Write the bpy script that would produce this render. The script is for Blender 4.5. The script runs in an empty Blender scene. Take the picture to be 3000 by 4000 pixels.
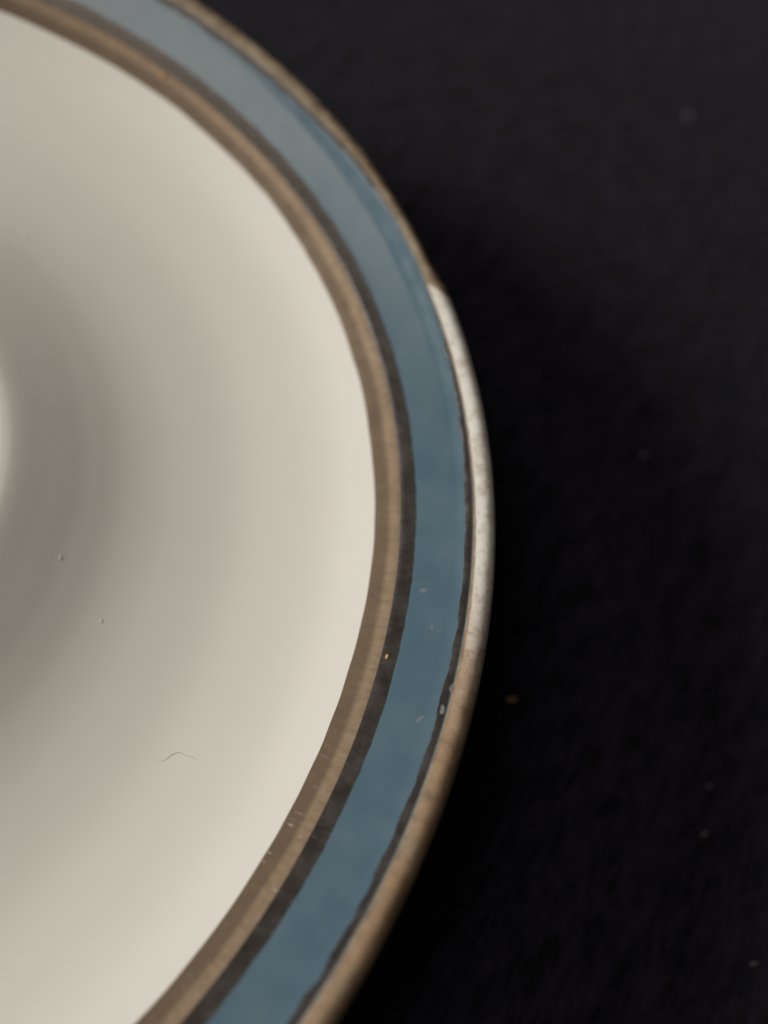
import bpy, bmesh, math, random
from mathutils import Matrix, Vector, noise
random.seed(7)
R = 0.080                       # saucer radius in metres
S = bpy.context.scene
C = S.collection

# ------------------------------------------------------------------ camera
CX, CY, CZ, AX, AY, FPX = 0.6118, -0.5222, 0.9239, -0.414, 0.2281, 3200.0
RIM_Z = 0.0228                  # height of the rim edge above the cloth
cam_d = bpy.data.cameras.new('camera'); cam = bpy.data.objects.new('camera', cam_d); C.objects.link(cam)
Rx = Matrix(((1,0,0),(0,math.cos(AX),-math.sin(AX)),(0,math.sin(AX),math.cos(AX))))
Ry = Matrix(((math.cos(AY),0,math.sin(AY)),(0,1,0),(-math.sin(AY),0,math.cos(AY))))
Mwc = Ry @ Rx
cam_pos = Vector((CX*R, CY*R, CZ*R + RIM_Z))
cam.matrix_world = Matrix.Translation(cam_pos) @ Mwc.transposed().to_4x4()
cam_d.sensor_fit = 'VERTICAL'; cam_d.lens = 5.4
cam_d.sensor_height = 4000/FPX*5.4; cam_d.sensor_width = 3000/FPX*5.4
cam_d.clip_start = 0.002; cam_d.clip_end = 50
S.camera = cam
def ray(px, py):
    d = Vector(((px-1500)/FPX, (2000-py)/FPX, -1.0))
    return Mwc.transposed() @ d
def on_plane(px, py, z):
    d = ray(px, py); t = (z-cam_pos.z)/d.z
    return cam_pos + d*t
cam_d.dof.use_dof = True
cam_d.dof.focus_distance = 0.98*R
cam_d.dof.aperture_fstop = 1.6

# ------------------------------------------------------------------ light
W = bpy.data.worlds.new('World'); S.world = W; W.use_nodes = True
bg = W.node_tree.nodes['Background']
bg.inputs['Color'].default_value = (1.0, 0.93, 0.82, 1); bg.inputs['Strength'].default_value = 0.03
def area(name, pos, target, sx, sy, power, col):
    l = bpy.data.lights.new(name, 'AREA'); l.shape = 'RECTANGLE'; l.size = sx; l.size_y = sy
    l.energy = power; l.color = col
    o = bpy.data.objects.new(name, l); C.objects.link(o); o.location = pos
    o.rotation_euler = (Vector(target)-Vector(pos)).to_track_quat('-Z', 'Y').to_euler()
    return o
area('window_light', (-1.42, 0.40, 0.70), (0,0,0), 0.50, 0.42, 22.3, (1.0, 0.965, 0.90))
ceil = area('ceiling_light', (-0.64, 0.16, 1.2), (0,0,0), 0.84, 0.60, 4.4, (1.0, 0.88, 0.74))
vs = S.view_settings; vs.view_transform = 'Standard'; vs.look = 'None'; vs.exposure = 0; vs.gamma = 1
vs.use_curve_mapping = False
S.cycles.use_denoising = True

# ------------------------------------------------------------------ helpers
def tag(o, label=None, cat=None, group=None, kind=None):
    if label: o['label'] = label
    if cat: o['category'] = cat
    if group: o['group'] = group
    if kind: o['kind'] = kind
    return o
def link(name, verts, faces, mat, parent=None, uv=None, smooth=True):
    me = bpy.data.meshes.new(name); me.from_pydata(verts, [], faces)
    if smooth: me.polygons.foreach_set('use_smooth', [True]*len(me.polygons))
    if uv:
        l = me.uv_layers.new(name='UVMap')
        for p in me.polygons:
            us = [uv[v][0] for v in p.vertices]
            wrap = max(us)-min(us) > 0.5
            for li, v in zip(p.loop_indices, p.vertices):
                u = uv[v][0]
                l.data[li].uv = (u+1 if wrap and u < 0.5 else u, uv[v][1])
    me.materials.append(mat)
    o = bpy.data.objects.new(name, me); C.objects.link(o)
    if parent: o.parent = parent
    return o
class NT:
    def __init__(s, name):
        s.m = bpy.data.materials.new(name); s.m.use_nodes = True
        s.t = s.m.node_tree; s.b = s.t.nodes['Principled BSDF']
    def n(s, typ, props=None, **ins):
        x = s.t.nodes.new(typ)
        for k, v in (props or {}).items(): setattr(x, k, v)
        for k, v in ins.items():
            k2 = int(k[1:]) if k[0] == '_' else k
            if hasattr(v, 'is_linked'): s.t.links.new(v, x.inputs[k2])
            else: x.inputs[k2].default_value = v
        return x
    def put(s, sock, v):
        if hasattr(v, 'is_linked'): s.t.links.new(v, s.b.inputs[sock])
        else: s.b.inputs[sock].default_value = v
    def mix(s, fac, a, b):
        x = s.n('ShaderNodeMix', {'data_type': 'RGBA'})
        for i, v in ((0, fac), (6, a), (7, b)):
            if hasattr(v, 'is_linked'): s.t.links.new(v, x.inputs[i])
            else: x.inputs[i].default_value = v
        return x.outputs[2]
    def ramp(s, fac, a, b, lo=0.0, hi=1.0):
        x = s.n('ShaderNodeMapRange', {'interpolation_type': 'SMOOTHSTEP'}, _0=fac, _1=a, _2=b, _3=lo, _4=hi)
        return x.outputs[0]
    def math(s, op, a, b=0.0):
        return s.n('ShaderNodeMath', {'operation': op}, _0=a, _1=b).outputs[0]
    def noise(s, vec, scale, detail=3.0, rough=0.55):
        return s.n('ShaderNodeTexNoise', None, Vector=vec, Scale=scale, Detail=detail, Roughness=rough).outputs['Fac']
    def co(s, which='Object'): return s.n('ShaderNodeTexCoord').outputs[which]
    def scaled(s, vec, sc, rot=(0,0,0)):
        return s.n('ShaderNodeMapping', None, Vector=vec, Scale=sc, Rotation=rot).outputs[0]
    def bump(s, h, strength, dist):
        return s.n('ShaderNodeBump', None, Height=h, Strength=strength, Distance=dist).outputs[0]

# ------------------------------------------------------------------ materials
def m_cream():
    k = NT('cream_glaze'); o = k.co()
    n1 = k.noise(o, 30, 4)
    k.put('Base Color', k.mix(k.ramp(n1, .35, .7), (0.735, 0.725, 0.68, 1), (0.76, 0.75, 0.71, 1)))
    k.put('Roughness', 0.42); k.put('IOR', 1.5)
    k.put('Specular IOR Level', 0.22)
    k.put('Normal', k.bump(k.math('ADD', k.noise(o, 60, 2), k.math('MULTIPLY', k.noise(o, 420, 2), .12)), 0.03, 0.001))
    return k.m
def m_blue():
    k = NT('blue_enamel'); o = k.co(); uv = k.co('UV')
    n1 = k.noise(o, 120, 5, .65)
    col = k.mix(k.ramp(n1, .3, .75), (0.072, 0.134, 0.184, 1), (0.092, 0.154, 0.202, 1))
    # rubbed pale scuffs across the band
    sc = k.noise(k.scaled(uv, (420, 5, 1)), 1.0, 4, .7)
    col = k.mix(k.ramp(sc, .66, .80, 0, .45), col, (0.30, 0.33, 0.34, 1))
    k.put('Base Color', col)
    k.put('Roughness', k.ramp(k.noise(o, 260, 4), .2, .8, .16, .24))
    k.put('IOR', 1.5); k.put('Specular IOR Level', .62)
    k.put('Normal', k.bump(k.noise(o, 260, 3), 0.02, 0.0004))
    return k.m
def m_gold(name, inner_c, outer_c, rough=(.42, .55), metal=.25, streak=.3, mott=.25, spec=.35):
    k = NT(name); o = k.co(); uv = k.co('UV')
    xyz = k.n('ShaderNodeSeparateXYZ', None, Vector=uv).outputs
    u, v = xyz[0], xyz[1]
    n1 = k.noise(o, 260, 5, .65)
    drag = k.noise(k.scaled(uv, (700, 1.4, 1)), 1.0, 3, .6)        # brush drag across the line
    wav = k.math('ADD', v, k.math('MULTIPLY', k.math('SUBTRACT', k.noise(k.scaled(uv, (60, 2, 1)), 1.0, 3), .5), .22))
    col = k.mix(k.ramp(wav, .44, .68), inner_c, outer_c)
    dk = tuple(c*.62 for c in inner_c[:3])+(1,)
    col = k.mix(k.ramp(n1, .35, .75, 0, mott), col, dk)
    col = k.mix(k.ramp(drag, .40, .70, 0, .30), col, dk)
    # fine cross scratches, thickest on the stretch that sees most handling
    sc = k.noise(k.scaled(uv, (900, 1.6, 1)), 1.0, 3, .6)
    worn = k.math('MULTIPLY', k.ramp(u, .872, .893), k.ramp(u, .925, .910))
    amt = k.math('ADD', k.math('MULTIPLY', worn, .85), .15)
    col = k.mix(k.math('MULTIPLY', k.ramp(sc, .60, .74, 0, streak*2.2), amt), col, (0.42, 0.38, 0.33, 1))
    k.put('Base Color', col); k.put('Metallic', metal); k.put('Specular IOR Level', spec)
    k.put('Roughness', k.ramp(k.noise(o, 400, 4), .25, .75, rough[0], rough[1]))
    k.put('Normal', k.bump(k.math('ADD', k.noise(o, 700, 4), k.math('MULTIPLY', drag, .6)), 0.06, 0.0003))
    return k.m
def m_rim():
    # gilding on the lip, rubbed through to the bare glaze along one stretch
    k = NT('worn_gilding'); o = k.co(); uv = k.co('UV')
    v = k.n('ShaderNodeSeparateXYZ', None, Vector=uv).outputs[1]
    n1 = k.noise(o, 420, 6, .7)
    gold = k.mix(k.ramp(n1, .3, .7), (0.165, 0.115, 0.070, 1), (0.34, 0.275, 0.195, 1))
    vn = k.math('ADD', v, k.math('MULTIPLY', k.math('SUBTRACT', k.noise(o, 330, 5, .65), .5), .5))
    gold = k.mix(k.ramp(vn, .36, .62, 0, .85), gold, (0.215, 0.128, 0.055, 1))     # thick amber gold under the edge
    bare = k.mix(k.ramp(k.noise(o, 520, 6, .75), .42, .66), (0.80, 0.79, 0.75, 1), (0.56, 0.50, 0.42, 1))
    w = k.n('ShaderNodeAttribute', {'attribute_name': 'wear'}).outputs['Fac']
    w2 = k.math('ADD', w, k.math('MULTIPLY', k.math('SUBTRACT', k.noise(o, 520, 6, .75), .5), 0.8))
    mask = k.ramp(w2, .26, .62)
    stain = k.math('MULTIPLY', k.ramp(w2, .18, .40), k.ramp(w2, .66, .46))
    col = k.mix(mask, gold, bare)
    col = k.mix(k.math('MULTIPLY', stain, .65), col, (0.33, 0.19, 0.09, 1))
    k.put('Base Color', col)
    k.put('Metallic', k.ramp(w2, .38, .62, .15, 0.0))
    k.put('Roughness', .58); k.put('Specular IOR Level', .3)
    k.put('Normal', k.bump(k.noise(o, 600, 5), 0.2, 0.0004))
    return k.m
def m_cloth():
    k = NT('black_cloth'); o = k.co()
    tw = k.noise(k.scaled(k.scaled(o, (1,1,1), (0, 0, math.radians(-52))), (420, 1100, 1)), 1.0, 4, .6)
    big = k.noise(k.scaled(k.scaled(o, (1,1,1), (0, 0, math.radians(-44))), (150, 360, 1)), 1.0, 3, .6)
    f = k.math('ADD', k.math('MULTIPLY', tw, .6), k.math('MULTIPLY', big, .6))
    k.put('Base Color', k.mix(k.ramp(f, .42, .80), (0.0020, 0.0018, 0.0045, 1), (0.0172, 0.0158, 0.0310, 1)))
    k.put('Roughness', .85); k.put('Specular IOR Level', .15)
    k.put('Sheen Weight', .08); k.put('Sheen Roughness', .5)
    k.put('Normal', k.bump(tw, 0.9, 0.0006))
    return k.m
def m_plain(name, col, rough=.6, var=.5):
    k = NT(name); o = k.co()
    d = tuple(c*var for c in col[:3])+(1,)
    k.put('Base Color', k.mix(k.noise(o, 1500, 3), d, col)); k.put('Roughness', rough)
    return k.m
M_CREAM, M_BLUE, M_RIM, M_CLOTH = m_cream(), m_blue(), m_rim(), m_cloth()
M_GILT = m_gold('old_gilding', (0.110, 0.070, 0.039, 1), (0.222, 0.154, 0.094, 1))
M_DARK = m_gold('dark_gilding', (0.040, 0.034, 0.031, 1), (0.045, 0.037, 0.033, 1), (.20,.32), .45, .08, .35, .5)

# ------------------------------------------------------------------ cloth
def cloth_h(x, y):
    return 0.00035*noise.noise(Vector((x*22, y*22, 3.1))) + 0.00012*noise.noise(Vector((x*90, y*90, 8.7)))
N = 260; ext = 0.42
vv = [(-ext+2*ext*i/N, -ext+2*ext*j/N) for j in range(N+1) for i in range(N+1)]
verts = [(x, y, cloth_h(x, y) - 0.0004) for x, y in vv]
faces = [(j*(N+1)+i, j*(N+1)+i+1, (j+1)*(N+1)+i+1, (j+1)*(N+1)+i) for j in range(N) for i in range(N)]
cloth = link('tablecloth', verts, faces, M_CLOTH)
tag(cloth, 'black soft woven cloth spread under the saucer', 'cloth', kind='structure')

# ------------------------------------------------------------------ saucer
def spline(pts, n):
    out = []
    P = [pts[0]] + pts + [pts[-1]]
    for i in range(1, len(P)-2):
        a, b, c, d = P[i-1], P[i], P[i+1], P[i+2]
        for k in range(n):
            t = k/n
            out.append(tuple(0.5*((2*b[j]) + (-a[j]+c[j])*t + (2*a[j]-5*b[j]+4*c[j]-d[j])*t*t + (-a[j]+3*b[j]-3*c[j]+d[j])*t**3) for j in (0, 1)))
    out.append(pts[-1]); return out
TOP = [(0.0,-.150),(0.15,-.150),(0.28,-.149),(0.308,-.136),(0.330,-.119),(0.347,-.099),(0.361,-.0875),(0.374,-.0848),(0.392,-.0875),(0.435,-.1010),
       (0.48,-.1150),(0.53,-.1268),(0.59,-.1320),(0.67,-.1285),(0.74,-.1135),(0.80,-.0920),(0.8527,-.061),(0.885,-.039),(0.9032,-.028),(0.93,-.0125),(0.947,-.0028),
       (0.956,.0036),(0.965,.0103),(0.975,.0155),(0.984,.0174),(0.993,.0130),(0.999,.003),(1.0,-.002)]
BOT = [(1.0,-.002),(0.998,-.012),(0.985,-.024),(0.95,-.045),(0.88,-.085),(0.78,-.150),(0.66,-.198),(0.54,-.218),(0.47,-.226),
       (0.455,-.270),(0.44,-.285),(0.42,-.283),(0.405,-.262),(0.39,-.232),(0.30,-.222),(0.0,-.222)]
top = spline(TOP, 8); bot = spline(BOT, 6)
# arc-length style lookup by radius on the top surface
def at_r(r):
    for (r0, z0), (r1, z1) in zip(top, top[1:]):
        if r0 <= r <= r1 and r1 > r0:
            t = (r-r0)/(r1-r0); z = z0+(z1-z0)*t
            L = math.hypot(r1-r0, z1-z0)
            return z, (-(z1-z0)/L, (r1-r0)/L)
    return top[-1][1], (1.0, 0.0)
SEG = 720
def warp(th):                   # hand-thrown rim is never a perfect circle
    return 1 + 0.0006*math.sin(5*th+1.9)
def deg_of(th):
    d = math.degrees(th) % 360
    return d-360 if d > 180 else d
def az(px, py, z=0.0):
    p = on_plane(px, py, RIM_Z+z); return math.degrees(math.atan2(p.y, p.x))
NICKS = [(az(1076, 250), .7, .0032), (az(1268, 445), 1.1, .003), (az(1225, 400), .5, .0016), (az(1420, 620), .6, .001)]
CHIP0, CHIP1 = 14.6, 28.0
def indent(th):                 # long shallow chip in the lip plus a few small nicks
    d = deg_of(th); v = 0.0
    if CHIP0-.8 < d < CHIP1:
        v += .0065*min(1.0, (d-CHIP0+.8)/2.0)*(1-max(0.0, (d-CHIP0)/(CHIP1-CHIP0)))**.8
        v += .0012*noise.noise(Vector((d*1.3, 4.4, 0)))
    for a0, wd, dp in NICKS:
        if abs(d-a0) < wd: v += dp*(1-((d-a0)/wd)**2)
    return max(v, 0.0)
def edge_bump(th):              # the blue runs further out along this stretch
    return .0085*math.exp(-((deg_of(th)-25)/9.5)**2)
def P3(r, z, th):
    k = warp(th)
    if r > .965: r -= indent(th)*min(1.0, (r-.965)/.03)
    return (r*R*k*math.cos(th), r*R*k*math.sin(th), z*R)
saucer = bpy.data.objects.new('saucer', None); C.objects.link(saucer)
saucer.location = (0, 0, RIM_Z); saucer.empty_display_size = 0.02
tag(saucer, 'cream porcelain saucer with blue band and worn gilt lines, standing on black cloth', 'saucer')
prof = top + bot[1:]
verts, faces, uv = [(0,0,top[0][1]*R)], [], [(0,0)]
ring0 = 1; inner = prof[1:-1]
for (r, z) in inner:
    for s in range(SEG):
        th = 2*math.pi*s/SEG
        verts.append(P3(r, z, th)); uv.append((s/SEG, r))
verts.append((0,0,prof[-1][1]*R)); uv.append((0,0)); last = len(verts)-1
for s in range(SEG):
    faces.append((0, 1+s, 1+(s+1) % SEG))
for k in range(len(inner)-1):
    for s in range(SEG):
        a = 1+k*SEG; b = a+SEG; s2 = (s+1) % SEG
        faces.append((a+s, b+s, b+s2, a+s2))
a = 1+(len(inner)-1)*SEG
for s in range(SEG): faces.append((a+s, last, a+(s+1) % SEG))
body = link('body', verts, faces, M_CREAM, saucer, uv)
body['label'] = 'cream glazed bowl of the saucer with raised ring round the well'

def band(name, r0, r1, lift, mat, jit0=0.0, jit1=0.0, fr=60, seed=0, rows=8, parent=saucer, label=None, shift=0):
    """a thin painted ring lying on the glaze, with edges as uneven as brushwork"""
    verts, faces, uv = [], [], []
    for s in range(SEG*2):
        th = 2*math.pi*s/(SEG*2); c = Vector((math.cos(th)*fr/6.28, math.sin(th)*fr/6.28, seed))
        e0 = r0 + jit0*(noise.noise(c) + .6*noise.noise(c*3.1)); c.z += 9.3
        e1 = r1 + jit1*(noise.noise(c) + .6*noise.noise(c*3.1))
        if shift: e1 += edge_bump(th)*(1 if shift == 1 else .75); e0 += .0150*math.exp(-((deg_of(th)-20)/14)**2) if shift == 2 else 0
        for k in range(rows+1):
            t = k/rows; r = e0+(e1-e0)*t
            z, n = at_r(r)
            l = .35*lift*min(1.0, 6*min(t, 1-t)+0.3)/R
            verts.append(P3(r+n[0]*l, z+n[1]*l, th)); uv.append((s/(SEG*2), t))
    n = rows+1; T = SEG*2
    for s in range(T):
        for k in range(rows):
            a = s*n+k; b = ((s+1) % T)*n+k
            faces.append((a, a+1, b+1, b))
    o = link(name, verts, faces, mat, parent, uv)
    if label: o['label'] = label
    return o
band('blue_band', 0.896, 0.970, 0.00008, M_BLUE, rows=28, shift=1, label='glossy grey-blue enamel band')
band('dark_gilt_line', 0.8830, 0.9035, 0.00011, M_DARK, .0, .0011, 300, 4, label='charcoal line where gilding laps over the blue')
band('gilt_band', 0.8525, 0.8845, 0.00012, M_GILT, .0014, .0008, 40, 1, rows=12, label='worn gold band, brown on its inner side and tan outside')
band('dark_rim_line', 0.9573, 0.9670, 0.00011, M_DARK, .0026, .0, 260, 5, rows=4, shift=2, label='thin dark line between blue band and gilt lip')

# gilt lip: from just outside the blue, over the rounded edge and a little underneath
def lip():
    pr = [p for p in top if p[0] > 0.9665] + [p for p in bot[1:] if p[1] > -0.030]
    pr = [(0.9652, at_r(0.9652)[0])] + pr
    nrm = []
    for i in range(len(pr)):
        a = pr[max(i-1, 0)]; b = pr[min(i+1, len(pr)-1)]
        L = math.hypot(b[0]-a[0], b[1]-a[1]); nrm.append((-(b[1]-a[1])/L, (b[0]-a[0])/L))
    ktop = max(k for k in range(len(pr)) if nrm[k][1] > .75)
    T = SEG*2; n = len(pr); verts, faces, uv, wear = [], [], [], []
    for s in range(T):
        th = 2*math.pi*s/T
        deg = deg_of(th); eb = edge_bump(th)
        # the rubbed stretch: starts abruptly at +23 deg, fades out towards -25 deg
        on = 1.0 * max(0.30 if deg > -75 else 0.12, min(1.0, (deg+40)/42.0))
        for k in range(n):
            t = k/(n-1); r, z = pr[k]; l = 0.00006/R*min(1, .1+5*min(t, 1-t))
            j = .0013*noise.noise(Vector((math.cos(th)*40, math.sin(th)*40, 2.0)))*(1 if k == 0 else 0)
            q = max(0.0, 1-abs(t-.52)/.4)
            sh = j + eb*max(0.0, 1-(r-.9652)/.020) if k < ktop else 0.0
            if sh: z = at_r(r+sh)[0]; r += sh; l *= 1+eb*160
            verts.append(P3(r+nrm[k][0]*l, z+nrm[k][1]*l, th)); uv.append((s/T, t))
            across = max(0.0, min(1.0, (r-.967)/.005)) if z > -.002 or k < n//2 else max(0.0, min(1.0, (.96-t)/.1))
            w = on*across*max(0.0, min(1.0, (DEG0-1.6+2.0*(1-min(1.0, max(0.0, (r-.968)/.02)))-deg)/1.0))
            for a0, wd, dp in NICKS:
                if abs(deg-a0) < wd*1.2: w = max(w, .9*q)
            wear.append(w)
    for s in range(T):
        for k in range(n-1):
            a = s*n+k; b = ((s+1) % T)*n+k
            faces.append((a, a+1, b+1, b))
    o = link('gilt_lip', verts, faces, M_RIM, saucer, uv)
    at = o.data.attributes.new('wear', 'FLOAT', 'POINT'); at.data.foreach_set('value', wear)
    o['label'] = 'gilt rounded rim edge with the gold rubbed off along one stretch'
DEG0, DEG1 = 14.6, -34.0
lip()

def on_saucer(px, py):
    """first point of the upper glaze met by the line of sight, with its slope"""
    d = ray(px, py).normalized(); p = cam_pos.copy(); t = 0.04
    while t < .2:
        q = cam_pos + d*t; r = math.hypot(q.x, q.y)/R
        if r < 1 and q.z <= RIM_Z + at_r(r)[0]*R: break
        t += .00005
    n = at_r(r)[1]; a = math.atan2(q.y, q.x)
    return q, Vector((n[0]*math.cos(a), n[0]*math.sin(a), n[1]))
def chip_mesh(name, length, width, thick, mat, seed):
    rnd = random.Random(seed); n = 10; outl = []
    for i in range(n):
        a = 2*math.pi*i/n; k = rnd.uniform(.65, 1.15)
        outl.append((math.cos(a)*length/2*k, math.sin(a)*width/2*k))
    zs = [thick*rnd.uniform(.5, 1.4) for _ in outl]
    verts = [(x, y, -thick*.3) for x, y in outl] + [(x*.8, y*.8, z) for (x, y), z in zip(outl, zs)] + [(0, 0, thick*1.2)]
    faces = [tuple(range(n))[::-1]] + [(i, (i+1) % n, n+(i+1) % n, n+i) for i in range(n)] + [(n+i, n+(i+1) % n, 2*n) for i in range(n)]
    return link(name, verts, faces, mat, smooth=False)
def flake(name, px, py, length, width, ang, mat, label, cat, seed=0, where='cloth', thick=.00022):
    if where == 'cloth':
        p = on_plane(px, py, 0.0); p.z = cloth_h(p.x, p.y)-.0004; nrm = Vector((0, 0, 1))
    else:
        p, nrm = on_saucer(px, py); p = p + nrm*.00004
    o = chip_mesh(name, length, width, thick, mat, seed)
    o.rotation_mode = 'QUATERNION'
    o.rotation_quaternion = nrm.to_track_quat('Z', 'Y') @ Matrix.Rotation(ang, 3, 'Z').to_quaternion() if where != 'cloth' else Matrix.Rotation(ang, 3, 'Z').to_quaternion()
    o.location = p; tag(o, label, cat); return o
M_PATCH = m_plain('rubbed_enamel', (0.16, 0.165, 0.16, 1), .5, .6)
M_FLAKE = m_plain('brown_flake', (0.62, 0.33, 0.12, 1))
M_AMBER = m_plain('amber_speck', (0.80, 0.46, 0.16, 1))
M_LINT = m_plain('grey_lint', (0.12, 0.118, 0.14, 1), .9, .7)
M_DUST = m_plain('white_dust', (0.80, 0.79, 0.76, 1), .9, .9); M_DUST2 = m_plain('grey_dust', (0.18, 0.215, 0.24, 1), .9, .8)
flake('flake', 2003, 2731, .0021, .0007, .12, M_FLAKE, 'tiny orange-brown flake lying on the shaded black cloth', 'flake', 3)
for i, (x, y, l, w, a, lab) in enumerate([
        (2695, 440, .0022, .0014, .8, 'pale grey lint tuft on the lit cloth, the biggest of the lint'),
        (2520, 1772, .0014, .0010, .2, 'bluish grey lint dot at the edge of the saucer shadow'),
        (2775, 3070, .0010, .0005, .2, 'small faint lint speck on dark cloth, paired with a longer one'),
        (2755, 3258, .0013, .0006, .3, 'longer faint lint speck on dark cloth, paired with a small one'),
        (2950, 3765, .0013, .0004, .1, 'thin bright lint sliver lying apart on the dark cloth')]):
    flake('lint_speck', x, y, l, w, a, M_LINT, lab, 'lint', 20+i, thick=.0003)
flake('amber_speck', 640, 297, .0011, .0008, .4, M_AMBER, 'amber crumb stuck on the tan gilt line of the saucer', 'crumb', 40, 'saucer')
flake('gold_speck', 1512, 2566, .0007, .0004, .2, M_AMBER, 'tiny gold speck on the charcoal line beside the blue band', 'speck', 41, 'saucer', .0001)
for i, (x, y, l, w, lab) in enumerate([
        (235, 2178, .0007, .00035, 'white dust grain on the darkest slope round the saucer well'),
        (448, 1955, .0006, .0003, 'white dust grain on the grey slope below the well ring'),
        (100, 920, .0012, .0004, 'long pale dust streak on the cream glaze above the well ring'),
        (395, 2425, .0006, .0003, 'lone dust grain on cream glaze between the hair and the well'),
        (1655, 2308, .0009, .00045, 'pale dust grain sitting on the plain blue band'),
        (1640, 2810, .0013, .00035, 'pale dust sliver on blue band next to the dark rim line'),
        (1690, 2450, .0006, .0003, 'faint dust grain on the blue band, alone near the gilt lip')]):
    flake('dust_grain', x, y, l, w, .6+i, M_DUST if i < 4 else M_DUST2, lab, 'dust', 60+i, 'saucer', .00002)
# places where the enamel is rubbed through, patches on the saucer itself
for i, (x, y, l, w, a) in enumerate([(1105, 3945, .0030, .0022, .9), (1764, 2688, .0011, .0006, .4), (1728, 2775, .0012, .0005, .2)]):
    o = flake('worn_patch', x, y, l, w, a, M_PATCH, None, None, 80+i, 'saucer', .00002)
    o.location = o.location - saucer.location; o.parent = saucer
# a stray hair lying on the cream glaze
pts = [(600, 2975), (640, 2972), (672, 2948), (700, 2940), (725, 2952), (752, 2958), (772, 2975)]
cv = [on_saucer(x, y) for x, y in pts]
cv = [p + n*.000032 for p, n in cv]
path = []
for i in range(len(cv)-1):
    for k in range(6):
        t = k/6; a, b, c, d = cv[max(i-1, 0)], cv[i], cv[i+1], cv[min(i+2, len(cv)-1)]
        path.append(.5*((2*b)+(c-a)*t+(2*a-5*b+4*c-d)*t*t+(3*b-a-3*c+d)*t**3))
verts, faces = [], []
for i, p in enumerate(path):
    T = (path[min(i+1, len(path)-1)]-path[max(i-1, 0)]).normalized()
    A = T.cross(Vector((0, 0, 1))).normalized(); B = A.cross(T); rad = .000020*min(1, .3+i/4, .3+(len(path)-1-i)/4)
    for k in range(6):
        a = k*math.pi/3; verts.append(tuple(p + A*rad*math.cos(a) + B*rad*math.sin(a)))
for i in range(len(path)-1):
    for k in range(6): faces.append((i*6+k, i*6+(k+1) % 6, i*6+6+(k+1) % 6, i*6+6+k))
hair = link('hair', verts, faces, m_plain('grey_hair', (0.56, 0.54, 0.48, 1)))
tag(hair, 'fine curled grey hair lying on the cream glaze of the saucer', 'hair')
